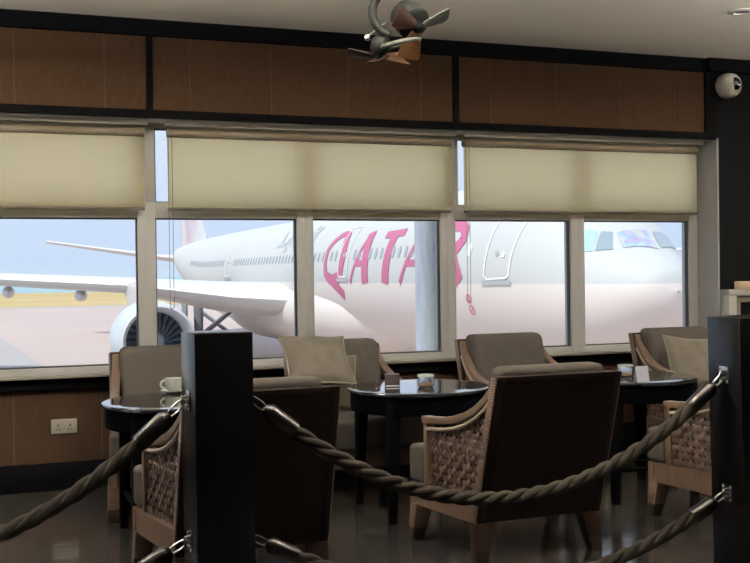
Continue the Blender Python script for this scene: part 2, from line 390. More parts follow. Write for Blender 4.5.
# downlight recessed in the ceiling
t = thing('ceiling_downlight', 'small recessed ceiling spotlight near the right edge above the black wall', 'downlight', (4.30, 5.20, ZC))
MB().lathe([(.075, 0), (.075, -.006), (.048, -.010), (.046, .0)], 28).obj('trim_ring', M['camwhite'], t)
MB().lathe([(.046, -.003), (.030, .0), (0, .0)], 24).obj('lamp_face', M['gear'], t)

# grey surround with a black panel against the black wall
t = thing('wall_surround', 'grey framed surround with black inset standing at the right black wall', 'surround', (5.12, 6.46, 0))
MB().box(0, .07, -.10, 0, 0, 1.10).box(1.2, 1.27, -.10, 0, 0, 1.10).box(0, 1.27, -.10, 0, 1.10, 1.145).obj('outer_frame', M['console'], t, bevel=.004)
MB().box(.07, .125, -.075, 0, 0, 1.05).box(1.145, 1.2, -.075, 0, 0, 1.05).box(.07, 1.2, -.075, 0, 1.05, 1.10).obj('inner_frame', M['console2'], t, bevel=.003)
MB().box(.125, 1.145, -.03, 0, 0, 1.05).obj('black_inset', M['black'], t, smooth=False)
tag(MB().box(5.235, 5.36, 6.375, 6.445, 1.146, 1.205).obj('tissue_box', M['boxbeige'], bevel=.006), 'small beige box on top of the grey surround at the right edge', 'box')

# ------------------------------------------------------------------ ceiling fan (twin head)
t = thing('ceiling_fan', 'twin headed ceiling fan with brown wooden blades hanging before the windows', 'fan', (1.76, 4.42, ZC))
MB().lathe([(.07, 0), (.07, -.03), (.045, -.055), (.014, -.06)], 24).obj('ceiling_rose', M['fanbody'], t)
MB().tube([(0, 0, -.05), (0, 0, -.26)], .013, 12).obj('down_rod', M['fanbody'], t)
# yoke arc carrying both heads
yk = [Vector((-.11 * math.cos(a), .05 * math.cos(a), -.375 + .115 * math.sin(a))) for a in np.linspace(-1.2, 1.5, 16)]
MB().tube(yk, [.020] * 16, 12).obj('yoke', M['fanbody'], t)
MB().lathe([(.014, .02), (.03, .01), (.03, -.03), (.0, -.04)], 20, (0, 0, -.26)).obj('yoke_hub', M['fanbody'], t)
def fan_head(o, axis, blades, mats, r=.062, L=.085, bl=.155):
    a = Vector(axis).normalized(); o = Vector(o)
    h = MB().lathe([(.0, -L), (r * .62, -L), (r * .9, -L * .82), (r, -L * .5), (r, -.012), (r * .8, 0), (0, .0)], 28, o, a).obj('motor_housing', M['fanbody'], t)
    MB().lathe([(.026, 0), (.026, .03), (.016, .042), (0, .044)], 20, o, a).obj('blade_hub', M['darktrim'], h)
    u = a.orthogonal().normalized(); w = a.cross(u)
    ref = Vector((0, 0, 1)) - a * a.z; u = ref.normalized() if ref.length > .1 else Vector((1, 0, 0)); w = a.cross(u)
    for ang, m in zip(blades, mats):
        d = u * math.cos(ang) + w * math.sin(ang); c = a.cross(d)
        tw = math.radians(24); cn = c * math.cos(tw) + a * math.sin(tw); nn = a * math.cos(tw) - c * math.sin(tw)
        pts_t, pts_b = [], []
        for k in range(9):
            f = k / 8; rad = .022 + (bl - .022) * f; hwid = .020 + .036 * f ** .8
            if k == 8: hwid *= .86
            row = [o + a * .02 + d * rad + cn * (hwid * q) + nn * (.010 * (1 - q * q)) for q in (-1, -.5, 0, .5, 1)]
            pts_t.append([p + nn * .0025 for p in row]); pts_b.append([p - nn * .0025 for p in row])
        mb = MB(); n = 5
        vs = [p for r_ in pts_t for p in r_] + [p for r_ in pts_b for p in r_]; off = 9 * n; fs = []
        for i in range(8):
            for j in range(4):
                fs.append((i * n + j, i * n + j + 1, (i + 1) * n + j + 1, (i + 1) * n + j)); fs.append((off + i * n + j, off + (i + 1) * n + j, off + (i + 1) * n + j + 1, off + i * n + j + 1))
            fs.append((i * n, (i + 1) * n, off + (i + 1) * n, off + i * n)); fs.append((i * n + 4, off + i * n + 4, off + (i + 1) * n + 4, (i + 1) * n + 4))
        fs.append((0, off, off + 1, off + 2, off + 3, off + 4, 4, 3, 2, 1)); e = 8 * n
        fs.append((e, e + 1, e + 2, e + 3, e + 4, off + e + 4, off + e + 3, off + e + 2, off + e + 1, off + e))
        mb.add(vs, fs).obj('fan_blade', m, t, angle=60)
fan_head((.055, -.06, -.445), (.22, -.72, -.62), (math.radians(75), math.radians(187), math.radians(-58)), (M['fanblade'], M['fanblade2'], M['fanring']), r=.078, L=.13)  # third blade is pale: its bright reflection is put into the colour
fan_head((-.080, .04, -.555), (-.02, .30, -.95), (math.radians(85), math.radians(205), math.radians(-50)), (M['fanblade2'], M['fanblade'], M['fanblade']), r=.045, L=.07, bl=.14)
rg = [Vector((-.005 + .085 * math.cos(a), -.03 + .06 * math.sin(a), -.525 + .02 * math.cos(a))) for a in np.linspace(0, 2 * PI, 33)]
MB().tube(rg, .011, 8, caps=False).obj('guard_ring', M['fanring'], t)
MB().lathe([(0, -.014), (.014, -.010), (.016, 0), (.012, .010), (0, .014)], 14, (-.135, .05, -.49)).obj('knob', M['chrome'], t)
MB().tube([(-.135, .05, -.485), (-.05, .02, -.42)], .004, 6).obj('knob_rod', M['fanring'], t)

# ------------------------------------------------------------------ armchair
def hw(y): return .32 + .15 * y
ZB0, ZB1, LEAN = .18, .85, .20
def yb(z): return -LEAN * (z - ZB0) / (ZB1 - ZB0)
ARM = [(-.155, .832), (-.115, .785), (-.06, .735), (.01, .688), (.09, .651), (.18, .625), (.28, .608), (.38, .600), (.432, .599)]
def ztop(y):
    for (a, za), (b, zb) in zip(ARM, ARM[1:]):
        if a <= y <= b: return za + (zb - za) * (y - a) / (b - a)
    return ARM[0][1] if y < ARM[0][0] else ARM[-1][1]
def make_chair(label):
    t = thing('rattan_armchair', label, 'chair', (0, 0, 0), 0, 'rattan lounge armchairs around the tables')
    # seat frame
    d = .55; a0, a1 = hw(0), hw(d); mb = MB(); k = .04
    for (p, q) in (((-a0, 0), (a0, 0)), ((a0, 0), (a1, d)), ((a1, d), (-a1, d)), ((-a1, d), (-a0, 0))):
        p, q = Vector((*p, 0)), Vector((*q, 0)); n = Vector((-(q - p).y, (q - p).x, 0)).normalized() * k
        mb.hexa([p + Vector((0, 0, .18)), q + Vector((0, 0, .18)), q + n + Vector((0, 0, .18)), p + n + Vector((0, 0, .18)), p + Vector((0, 0, .285)), q + Vector((0, 0, .285)), q + n + Vector((0, 0, .285)), p + n + Vector((0, 0, .285))])
    mb.prism([(-a0 + .03, .03), (a0 - .03, .03), (a1 - .03, d - .03), (-a1 + .03, d - .03)], .20, .275)
    mb.obj('seat_frame', M['ridge_y'], t)
    # legs
    for sx in (-1, 1):
        for y in (0, d):
            xo = sx * hw(y); f = -1 if y else 1
            def ring(z, w, dd, o=0): return [(xo + sx * o, y - f * o, z), (xo - sx * w, y - f * o, z), (xo - sx * w, y + f * dd, z), (xo + sx * o, y + f * dd, z)]
            top, mid, bot = ring(.185, .095, .075), ring(.065, .066, .055, .006), ring(0, .046, .042, .008)
            l = MB().hexa(mid + top).obj('leg', M['ridge_z'] if y else M['darkwood'], t, bevel=.004)
            MB().hexa(bot + mid).obj('foot_cap', M['darkcap'], l, bevel=.003)
    # back
    mb = MB(); th = .040
    def bx(x0b, x1b, z0, z1, y0, y1, x0t=None, x1t=None):
        x0t = x0b if x0t is None else x0t; x1t = x1b if x1t is None else x1t
        return [(x0b, yb(z0) + y0, z0), (x1b, yb(z0) + y0, z0), (x1b, yb(z0) + y1, z0), (x0b, yb(z0) + y1, z0), (x0t, yb(z1) + y0, z1), (x1t, yb(z1) + y0, z1), (x1t, yb(z1) + y1, z1), (x0t, yb(z1) + y1, z1)]
    for s in (-1, 1):
        xs = sorted((s * .32, s * .275)); xt = sorted((s * .312, s * .270))
        mb.hexa(bx(xs[0], xs[1], ZB0, ZB1, 0, .055, xt[0], xt[1]))
    mb.hexa(bx(-.272, .272, ZB1 - .04, ZB1, 0, .055))
    mb.obj('back_frame', M['shadeframe'], t, bevel=.005)
    for s in (-1, 1):
        xs = sorted((s * .3205, s * .3265)); xt = sorted((s * .3125, s * .3185))
        MB().hexa(bx(xs[0], xs[1], ZB0 + .002, ZB1 - .004, .004, .054, xt[0], xt[1])).obj('side_strip', M['ridge_z'], t, bevel=.002)  # window-lit edge of the back, coloured paler than the frame
    MB().hexa(bx(-.276, .276, ZB0 + .005, ZB1 - .038, -.004, .045)).obj('back_panel', M['backweave'], t)
    # back cushion
    mb = MB().hexa(bx(-.268, .268, .40, .885, .05, .19))
    mb.obj('back_cushion', M['cushion'], t, bevel=.042, seg=4, angle=60)
    # seat cushion (T shape)
    e = .062; T = [(-(hw(.03) - e), .06), (hw(.03) - e, .06), (hw(.44) - e, .44), (hw(.44) - .004, .445), (hw(.57) - .004, .575), (-(hw(.57) - .004), .575), (-(hw(.44) - .004), .445), (-(hw(.44) - e), .44)]
    MB().prism(T, .283, .468).obj('seat_cushion', M['cushion'], t, bevel=.034, seg=4, angle=60)
    # arms
    for s in (-1, 1):
        xs = lambda y: s * (hw(y) - .022)
        am = MB().sweep([(xs(y), y, z) for y, z in ARM] + [(xs(.44), .44, .597)], .050, .034)
        am.hexa([(xs(.4) - .02, .398, .283), (xs(.4) + .02, .398, .283), (xs(.4) + .02, .44, .283), (xs(.4) - .02, .44, .283), (xs(.4) - .02, .398, .59), (xs(.4) + .02, .398, .59), (xs(.4) + .02, .44, .59), (xs(.4) - .02, .44, .59)])
        am.obj('arm', M['wood'] if False else M['rattan'], t, bevel=.006)
        xo = lambda y: s * (hw(y) - .002)
        tr = [(xo(y), y, z - .040) for y, z in ARM[1:-1]] + [(xo(.40), .395, .556)]
        MB().tube(tr, .0085, 8).obj('cane_trim', M['cane'], t)
        wv = MB(); P = .037; W = .0132; A = .006
        def strip(path, wide):   # path of (y, z, off); wide vector in (y,z)
            rows = []
            for y, z, o in path:
                rows.append([(s * (hw(y) - .022 + o), y - wide[0] * W, z - wide[1] * W), (s * (hw(y) - .022 + o + .0012), y, z), (s * (hw(y) - .022 + o), y + wide[0] * W, z + wide[1] * W)])
            if len(rows) > 1:
                wv.grid(rows)
        nz = 13; z0 = .305
        for r in range(nz):
            z = z0 + r * P; ys = []
            y = yb(z) + .05
            while y <= .405:
                if ztop(y) - .04 > z: ys.append(y)
                y += P / 4
            strip([(y, z, A * math.sin(PI * (y / P + r))) for y in ys], (0, 1))
        c = -.13
        ci = 0
        while c < .40:
            zs = []; z = .287
            while z < ztop(c) - .03:
                if yb(z) + .045 < c: zs.append(z)
                z += P / 4
            strip([(c, z, -A * math.sin(PI * ((c) / P + (z - z0) / P)) if True else 0) for z in zs], (1, 0))
            c += P; ci += 1
        wv.obj('woven_panel', M['weave'], t, angle=80)
    return t
K0 = make_chair('dark backed rattan armchair in the middle foreground, pulled up to the centre table')
K0.location = (2.335, 4.215, 0); K0.rotation_euler = (0, 0, math.radians(1.5))
dup(K0, (1.00, 4.185, 0), math.radians(1.5), 'dark backed rattan armchair half hidden behind the left black post, woven side showing')
dup(K0, (3.69, 4.19, 0), math.radians(1.5), 'rattan armchair partly behind the right black post, woven side and taupe seat showing')
dup(K0, (.985, 6.25, 0), PI, 'taupe cushioned armchair under the window behind the left table with the coffee cup')
dup(K0, (2.06, 6.25, 0), PI, 'taupe cushioned armchair with two beige pillows behind the centre table')
dup(K0, (3.25, 6.25, 0), PI, 'taupe cushioned armchair without pillow under the window below the red aircraft markings')
dup(K0, (4.62, 6.25, 0), PI, 'taupe cushioned armchair with one beige pillow under the cockpit window beside grey reveal')

# ------------------------------------------------------------------ tables
def make_table(label):
    t = thing('round_table', label, 'table', (0, 0, 0), 0, 'round dark lounge tables')
    MB().lathe([(0, .655), (.382, .655), (.390, .660), (.392, .668), (.388, .677), (.382, .6795), (.376, .68), (.30, .68), (0, .68)], 72).obj('tabletop', M['tabletop'], t)
    MB().lathe([(.34, .56), (.372, .56), (.374, .564), (.374, .655), (.34, .655)], 72).obj('apron', M['table'], t)
    for sx in (-1, 1):
        for sy in (-1, 1):
            cx, cy = sx * .243, sy * .243; o = .018
            b = [(cx - .02 + sx * o, cy - .02 + sy * o, 0), (cx + .02 + sx * o, cy - .02 + sy * o, 0), (cx + .02 + sx * o, cy + .02 + sy * o, 0), (cx - .02 + sx * o, cy + .02 + sy * o, 0)]
            u = [(cx - .034, cy - .034, .656), (cx + .034, cy - .034, .656), (cx + .034, cy + .034, .656), (cx - .034, cy + .034, .656)]
            MB().hexa(b + u).obj('leg', M['table'], t, bevel=.004)
    a = .250
    mb = MB()
    for p, q in (((-a, -a), (a, -a)), ((a, -a), (a, a)), ((a, a), (-a, a)), ((-a, a), (-a, -a))): mb.tube([(*p, .185), (*q, .185)], .013, 8)
    mb.tube([(-a, -a, .185), (a, a, .185)], .011, 8).tube([(-a, a, .186), (a, -a, .186)], .011, 8)
    mb.obj('stretcher', M['table'], t)
    return t
T0 = make_table('round dark table in the centre holding a glass jar and a plum block'); T0.location = (2.205, 5.325, 0)
dup(T0, (.90, 5.29, 0), 0, 'round dark table at the left with the coffee cup on it')
dup(T0, (3.51, 5.26, 0), 0, 'round dark table at the right with a glass jar and a standing card')
ZT = .6805
# things on the tables
t = thing('saucer', 'white saucer under the coffee cup on the left table', 'saucer', (.915, 5.60, ZT))
MB().lathe([(0, 0), (.035, 0), (.04, .004), (.068, .013), (.070, .016), (.04, .008), (0, .007)], 36).obj('saucer_dish', M['white'], t)
t = thing('coffee_cup', 'white coffee cup on its saucer on the left table', 'cup', (.915, 5.60, ZT + .0078)); t.scale = (1.04, 1.04, 1.18)
MB().lathe([(0, 0), (.028, 0), (.030, .004), (.041, .02), (.046, .055), (.046, .060), (.043, .060), (.038, .02), (.02, .008), (0, .007)], 36).obj('cup_body', M['white'], t)
hd = [(-.043 - .024 * math.sin(a), 0, .033 + .018 * math.cos(a)) for a in np.linspace(0, PI, 12)]
MB().tube(hd, .0045, 8).obj('cup_handle', M['white'], t)
t = thing('menu_block', 'small plum coloured block standing on the centre table', 'menu holder', (2.06, 5.345, ZT), math.radians(-15))
MB().box(-.040, .040, -.022, .022, 0, .070).obj('block_body', M['menu'], t, bevel=.003)
MB().box(-.038, .038, -.0235, -.0225, .004, .010).obj('block_edge', M['cabwinw'], t, smooth=False)
def jar(loc, label):
    t = thing('glass_jar', label, 'jar', loc, 0, 'glass candle jars on the tables')
    MB().lathe([(0, 0), (.038, 0), (.044, .006), (.046, .02), (.045, .056), (.040, .064), (.043, .070), (.040, .070), (.037, .063), (.041, .052), (.042, .02), (.036, .008), (0, .007)], 32).obj('jar_glass', M['jarglass'], t)
    MB().lathe([(0, .0085), (.034, .0085), (.038, .014), (.038, .020), (0, .022)], 28).obj('jar_filling', M['amber'], t)
    MB().lathe([(.0445, .058), (.0455, .062), (.0455, .067), (.0435, .070), (.0415, .066)], 28).obj('jar_rim', M['white'], t)
    return t
def mat_jar():
    m = bpy.data.materials.new('jar_clear_glass'); m.use_nodes = True; b = m.node_tree.nodes['Principled BSDF']
    b.inputs['Base Color'].default_value = (.95, .95, .95, 1); b.inputs['Transmission Weight'].default_value = 1; b.inputs['Roughness'].default_value = .02; b.inputs['IOR'].default_value = 1.45
    return m
M['jarglass'] = mat_jar()
jar((2.215, 5.24, ZT), 'glass candle jar with amber filling on the centre table')
jar((3.475, 5.235, ZT), 'glass candle jar with amber filling on the right table')
t = thing('table_card', 'small white tent card standing on the right table', 'card', (3.40, 4.965, ZT), math.radians(-15))
for s in (-1, 1):
    MB().hexa([(-.035, s * .028 - .001, 0), (.035, s * .028 - .001, 0), (.035, s * .028 + .001, 0), (-.035, s * .028 + .001, 0), (-.035, -.001, .085), (.035, -.001, .085), (.035, .001, .085), (-.035, .001, .085)]).obj('card_leaf', M['card'], t, smooth=False)

# ------------------------------------------------------------------ pillows
def make_pillow(label, size, loc, rot):
    t = thing('throw_pillow', label, 'pillow', loc, 0, 'beige throw pillows on the armchairs'); t.rotation_euler = rot
    n = 22; S = size / 2
    def P(u, v, sgn):
        e = max(0, (1 - abs(u) ** 2.6)) * max(0, (1 - abs(v) ** 2.6))
        x = S * u * (1 - .10 * (1 - v * v) * abs(u)); z = S * v * (1 - .10 * (1 - u * u) * abs(v))
        wr = .006 * math.sin(9 * u + 4 * v) * e + .004 * math.sin(13 * v - 5 * u) * e
        return (x, sgn * (.075 * e ** .55) + wr, z)
    g = np.linspace(-1, 1, n + 1)
    mb = MB().grid([[P(u, v, 1) for v in g] for u in g]).grid([[P(u, v, -1) for v in g[::-1]] for u in g])
    o = mb.obj('pillow_body', M['pillow'], t, angle=180)
    loop = [P(u, -1, 1) for u in g] + [P(1, v, 1) for v in g[1:]] + [P(u, 1, 1) for u in g[::-1][1:]] + [P(-1, v, 1) for v in g[::-1][1:]]
    MB().tube(loop, .006, 6, caps=False).obj('piping', M['piping'], t)
    return t
R_ = math.radians
make_pillow('beige pillow tipped sideways on top of another in the centre window armchair', .41, (1.825, 5.975, .79), (R_(-50), R_(2), R_(-2)))
make_pillow('lower beige pillow under the tipped one in the centre window armchair', .36, (1.93, 6.04, .635), (R_(-18), R_(3), R_(4)))
make_pillow('beige pillow in the window armchair beside the right black post', .42, (4.52, 5.97, .645), (R_(-26), R_(5), R_(-8)))

# ------------------------------------------------------------------ barrier posts and ropes
def make_post(loc, label, rz, tilt=0):
    t = thing('barrier_post', label, 'post', loc, rz, 'black square barrier posts'); t.rotation_euler = (0, tilt, rz)
    h = .104
    MB().box(-h, h, -h, h, 0, 1.10).obj('post_body', M['black'], t, bevel=.004)
    for s in (-1, 1):
        for z in (.86, .365):
            p = MB().box(*sorted((s * h, s * (h + .004))), -.030, .030, z - .036, z + .036).obj('eye_plate', M['chrome'], t, bevel=.001)
            mb = MB().tube([(s * (h + .002), 0, z + .018), (s * (h + .018), 0, z + .016), (s * (h + .024), 0, z), (s * (h + .018), 0, z - .016), (s * (h + .002), 0, z - .018)], .0045, 8)
            mb.obj('eye_loop', M['chrome'], p)
            sc = MB()
            for yy in (-.021, .021):
                for zz in (-.026, .026): sc.lathe([(.005, 0), (.005, .0015), (0, .003)], 8, (s * (h + .004), yy, z + zz), (s, 0, 0))
            sc.obj('screws', M['gear'], p)
    return t
P1 = make_post((.758, 3.70, 0), 'black square barrier post left of centre with ropes on both sides', R_(3))
P2 = dup(P1, (3.0, 3.61, 0), R_(0), 'black square barrier post at the right edge of the picture'); P2.rotation_euler = (0, R_(-1.2), 0)
P3 = dup(P1, (-1.42, 3.77, 0), R_(3), 'black square barrier post outside the left picture edge')
def make_rope(a, b, sag, label):
    a, b = Vector(a), Vector(b)
    t = thing('barrier_rope', label, 'rope', a, 0, 'twisted barrier ropes'); N = 220
    d = b - a
    def pt(f): return Vector((d.x * f, d.y * f, d.z * f - 4 * sag * f * (1 - f)))
    f0, f1 = .055, .945
    L = sum((pt((i + 1) / 200) - pt(i / 200)).length for i in range(200)); pitch = .24; R = .0140; mb = MB()
    for k in range(3):
        path = []
        for i in range(N + 1):
            f = f0 + (f1 - f0) * i / N; p = pt(f); tg = (pt(f + .001) - pt(f - .001)).normalized()
            side = tg.cross(Vector((0, 0, 1))).normalized(); up = side.cross(tg)
            ph = 2 * PI * (f * L / pitch + k / 3)
            path.append(p + (side * math.cos(ph) + up * math.sin(ph)) * R)
        mb.tube(path, .0158, 9)
    mb.obj('rope_strands', M['rope'], t, angle=60)
    for g0, g1, e in ((.022, .078, 0), (.978, .922, 1)):
        p0, p1 = pt(g0), pt(g1); ax = (p1 - p0).normalized(); LL = (p1 - p0).length
        q = MB().lathe([(.0, 0), (.014, 0), (.020, .006), (.030, .018), (.0325, .026), (.0325, LL - .012), (.031, LL - .004), (.030, LL)], 24, p0, ax).obj('ferrule', M['ferrule'], t)
        end = pt(0 if e == 0 else 1)
        # snap hook: a flattened ring between the eye and the ferrule
        c = (end + p0) / 2; u = (p0 - end); hl = u.length / 2 + .012; u.normalize(); v = u.cross(Vector((0, 1, 0))).normalized()
        ring = [c + u * (hl * math.cos(x)) + v * (.013 * math.sin(x)) for x in np.linspace(0, 2 * PI, 25)]
        MB().tube(ring, .0042, 8, caps=False).obj('snap_hook', M['chrome'], q)
    return t
xa, xb = .758 + .126, 3.0 - .128
make_rope((xa, 3.70, .855), (xb - .0, 3.61, .855), .435, 'upper twisted rope swagging between the two black posts')
make_rope((xa, 3.70, .355), (xb - .0, 3.61, .36), .292, 'lower twisted rope swagging between the two black posts near the floor')
make_rope((-1.42 + .126, 3.77, .855), (.758 - .126, 3.70, .855), .475, 'upper twisted rope running left out of the picture from the left post')
make_rope((-1.42 + .126, 3.77, .36), (.758 - .126, 3.70, .36), .292, 'lower twisted rope running left out of the picture near the floor')

# ------------------------------------------------------------------ outside: ground, sea, column
ZA = -3.3
def flat(name, poly, z, m):
    return struct(MB().add([(x, y, z) for x, y in poly], [tuple(range(len(poly)))]).obj(name, m, smooth=False))
flat('ground_apron', [(-500, -300), (700, -300), (700, 160), (-500, 166)], ZA, M['apron'])
flat('ground_wedge', [(.786 - .0613 * 80, 167.0), (-120, 167.0), (-120, 8), (5.65, 8)], ZA + .02, M['wedge'])  # grey wedge laid over the left of the apron
flat('ground_kerb', [(-500, 166), (700, 160), (700, 172), (-500, 177)], ZA + .01, M['kerb'])
flat('ground_verge', [(-800, 176), (900, 170), (900, 340), (-800, 330)], ZA, M['verge'])
flat('sea', [(-6000, 328), (6000, 338), (9000, 9000), (-9000, 9000)], ZA - .02, M['sea'])
tag(MB().lathe([(.108, ZA), (.108, 4.2)], 28, (3.495, 8.2, 0)).obj('facade_column', M['extcol']), 'pale blue round column standing outside the window in front of the aircraft', 'column')

# ------------------------------------------------------------------ aircraft
XC_, Y0_, EYE = 14.7, 20.0, 1.3
ST = np.array([(0,.02,-.48,-.52),(.1,.45,-.10,-.88),(.4,.85,.18,-1.25),(.9,1.22,.45,-1.65),(1.4,1.52,.72,-1.95),(2.2,1.9,1.3,-2.3),(3,2.2,1.8,-2.5),(4,2.45,2.2,-2.65),(5.5,2.65,2.52,-2.75),(7.5,2.75,2.65,-2.78),(9,2.75,2.65,-2.78),(41.5,2.75,2.65,-2.78),(47.5,2.65,2.62,-2.2),(53.5,2.3,2.55,-1.0),(59.5,1.6,2.4,.3),(65.5,.5,2.1,1.4),(66.5,.1,1.8,1.6)])
_sl = np.diff(ST, axis=0); _sl = _sl[:, 1:] / _sl[:, :1]
_m = np.zeros((len(ST), 3)); _m[0] = _sl[0]; _m[-1] = _sl[-1]
for i in range(1, len(ST) - 1):
    for j in range(3):
        p, q = _sl[i - 1, j], _sl[i, j]
        _m[i, j] = 2 * p * q / (p + q) if p * q > 0 else 0
def prof(s):
    i = min(max(int(np.searchsorted(ST[:, 0], s, 'right')) - 1, 0), len(ST) - 2)
    h = ST[i + 1, 0] - ST[i, 0]; t = (s - ST[i, 0]) / h
    return (2*t**3-3*t**2+1)*ST[i,1:]+(t**3-2*t**2+t)*h*_m[i]+(-2*t**3+3*t**2)*ST[i+1,1:]+(t**3-t**2)*h*_m[i+1]
def surf(s, deg, off=0.):
    w, tp, bt = prof(s); th = math.radians(deg); h = (tp - bt) / 2
    n = Vector((math.cos(th) / max(w, .05), 0, math.sin(th) / max(h, .05))).normalized() * off
    return Vector((XC_ + w * math.cos(th), Y0_ + s, EYE + (tp + bt) / 2 + h * math.sin(th))) + n
air = thing('airliner', 'white and grey airliner with pink QATAR lettering parked nose-in outside', 'aircraft', (XC_, Y0_ + 30, ZA))
air_inv = Matrix.Translation(-Vector(air.location))
def A(mb, name, m, parent=None, **k):
    o = mb.obj(name, m, None, **k)
    # geometry is in room coordinates: the object keeps an identity world matrix
    o.parent = parent or air
    if parent is None: o.matrix_parent_inverse = air_inv
    return o
ss = list(np.concatenate([np.linspace(0, 1.4, 22), np.linspace(1.6, 9, 30), np.linspace(11, 41, 10), np.linspace(41.5, 66.5, 30)]))
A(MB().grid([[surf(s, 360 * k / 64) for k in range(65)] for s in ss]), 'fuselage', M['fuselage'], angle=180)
def ell(stations, zc, n=40):
    return MB().grid([[(XC_ + w * math.cos(2 * PI * k / n), Y0_ + s, zc + h * math.sin(2 * PI * k / n)) for k in range(n + 1)] for s, w, h in stations])
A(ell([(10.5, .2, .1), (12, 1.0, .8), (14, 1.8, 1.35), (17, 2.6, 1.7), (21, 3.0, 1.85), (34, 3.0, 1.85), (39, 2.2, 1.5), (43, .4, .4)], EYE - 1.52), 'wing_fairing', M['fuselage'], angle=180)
def section(x, yle, chord, zmid, thick, n=14):
    up, lo = [], []
    for k in range(n + 1):
        c = (1 - math.cos(PI * k / n)) / 2
        yt = 5 * (.2969 * math.sqrt(c) - .126 * c - .3516 * c * c + .2843 * c ** 3 - .1036 * c ** 4) * thick
        up.append((x, yle + c * chord, zmid + yt)); lo.append((x, yle + c * chord, zmid - yt + .0))
    return up + lo[::-1][1:]
def wing(secs, m, name):
    pts = [section(*q) for q in secs]
    mb = MB().grid(pts); k = len(pts[0]); mb.f.append(tuple(range((len(pts) - 1) * k, len(pts) * k)))
    return A(mb, name, m, angle=60)
for s in (-1, 1):
    X = lambda x: XC_ + s * (XC_ - x)
    wing([(X(14.0), 41.0, 11, .18, 1.75), (X(12.0), 42.6, 10, .2, 1.55), (X(9.8), 44.2, 8.6, .36, 1.36), (X(6), 46.6, 7.2, .90, .74), (X(.5), 50, 5.6, 1.25, .60), (X(-8), 55.5, 4.2, 1.95, .46), (X(-15.5), 60.2, 2.0, 2.7, .22)], M['wing'], 'wing' if s > 0 or True else '')
    wing([(X(13.6), 78.5, 6.0, 2.6, .55), (X(12.4), 80.0, 5.0, 2.75, .45), (X(4.3), 86.5, 2.2, 4.15, .22)], M['wing'], 'tailplane')
    for x, yy, z in ((.9, 54.0, .62), (4.2, 53.0, .42), (-5, 58, 1.15)):
        A(MB().lathe([(0, -1.6), (.14, -1.3), (.28, -.6), (.30, .0), (.22, .9), (.08, 1.7), (0, 2.0)], 16, (X(x), yy, z), (0, 1, .0)), 'flap_fairing', M['lip'])
    # engine
    ex, ey, ez = X(5.82), 38.7, -1.12
    nac = A(MB().lathe([(1.08, 1.1), (1.13, .5), (1.20, .18), (1.30, .02), (1.36, .10), (1.44, .6), (1.50, 1.6), (1.48, 2.8), (1.30, 4.2), (1.02, 5.2), (.98, 5.2), (.9, 4.6), (0, 4.6)], 56, (ex, ey, ez), (0, 1, 0), caps=False), 'engine', M['engine'], angle=70)
    A(MB().lathe([(1.16, .34), (1.20, .17), (1.30, .0), (1.375, .10), (1.41, .28), (1.40, .30)], 56, (ex, ey - .01, ez), (0, 1, 0), caps=False), 'inlet_lip', M['lip'], nac, angle=70)
    fb = MB().lathe([(1.10, 1.12), (0, 1.13)], 40, (ex, ey, ez), (0, 1, 0))
    for k in range(24):
        a = 2 * PI * k / 24; r0, r1 = .34, 1.07; pts = []
        for r, tw in ((r0, .5), (.7, .8), (r1, 1.05)):
            for q in (-.5, .5):
                aa = a + .25 * (r - r0); wd = .20
                cx, cz = r * math.cos(aa), r * math.sin(aa)
                pts.append((ex + cx - math.sin(aa) * q * wd * math.cos(tw * .6), ey + .98 + q * wd * math.sin(tw), ez + cz + math.cos(aa) * q * wd * math.cos(tw * .6)))
        fb.add(pts, [(0, 1, 3, 2), (2, 3, 5, 4)])
    A(fb, 'engine_fan', M['fanmetal'], nac)
    A(MB().lathe([(.36, 1.0), (.30, .8), (.17, .58), (0, .48)], 28, (ex, ey, ez), (0, 1, 0)), 'spinner', M['spinner'], nac)
    A(MB().hexa([(ex - .16, 40.4, .20), (ex + .16, 40.4, .20), (ex + .16, 46, -.1), (ex - .16, 46, -.1), (ex - .10, 44.3, 1.10), (ex + .10, 44.3, 1.10), (ex + .12, 49, .95), (ex - .12, 49, .95)]), 'pylon', M['wing'], bevel=.04)
    # main landing gear
    gx = X(10.15)
    g = A(MB().tube([(gx, 54, .2), (gx, 54, -2.75)], [.26, .22], 14).tube([(gx, 54, -.45), (X(11.9), 53.2, -1.9)], .10, 8).tube([(X(11.7), 53, -.45), (X(10.4), 53.5, -1.6)], .13, 8), 'main_gear', M['gear'])
    for dx in (-.55, .55):
        for dy in (-.75, .75):
            A(MB().lathe([(.30, -.20), (.58, -.20), (.66, -.12), (.68, 0), (.66, .12), (.58, .20), (.30, .20)], 28, (gx + dx, 54 + dy, ZA + .68), (1, 0, 0)), 'wheel', M['tyre'], g)
    A(MB().box(gx - .75, gx - .68, 53.3, 54.7, -1.6, -.05), 'gear_door', M['gear'])
# fin
fp = lambda y, z, x: (XC_ + x, y, z)
mb = MB()
R0 = [(74.5, 3.7, 0), (77.5, 3.75, .32), (81, 3.7, .30), (85.2, 3.5, .02)]
R1 = [(83.0, 12.2, 0), (84.2, 12.2, .10), (86.0, 12.2, .10), (87.6, 12.2, .01)]
def finsec(R): return [fp(y, z, x) for y, z, x in R] + [fp(y, z, -x) for y, z, x in R[::-1][0:3]] + [fp(R[0][0], R[0][1], 0)]
mid = [tuple(np.array(a) * .5 + np.array(b) * .5) for a, b in zip(R0, R1)]
ps = [finsec(R0), finsec(mid), finsec(R1)]
mb.grid(ps); mb.f.append(tuple(range(2 * len(ps[0]), 3 * len(ps[0]))))
A(mb, 'tail_fin', M['fin'], angle=50)
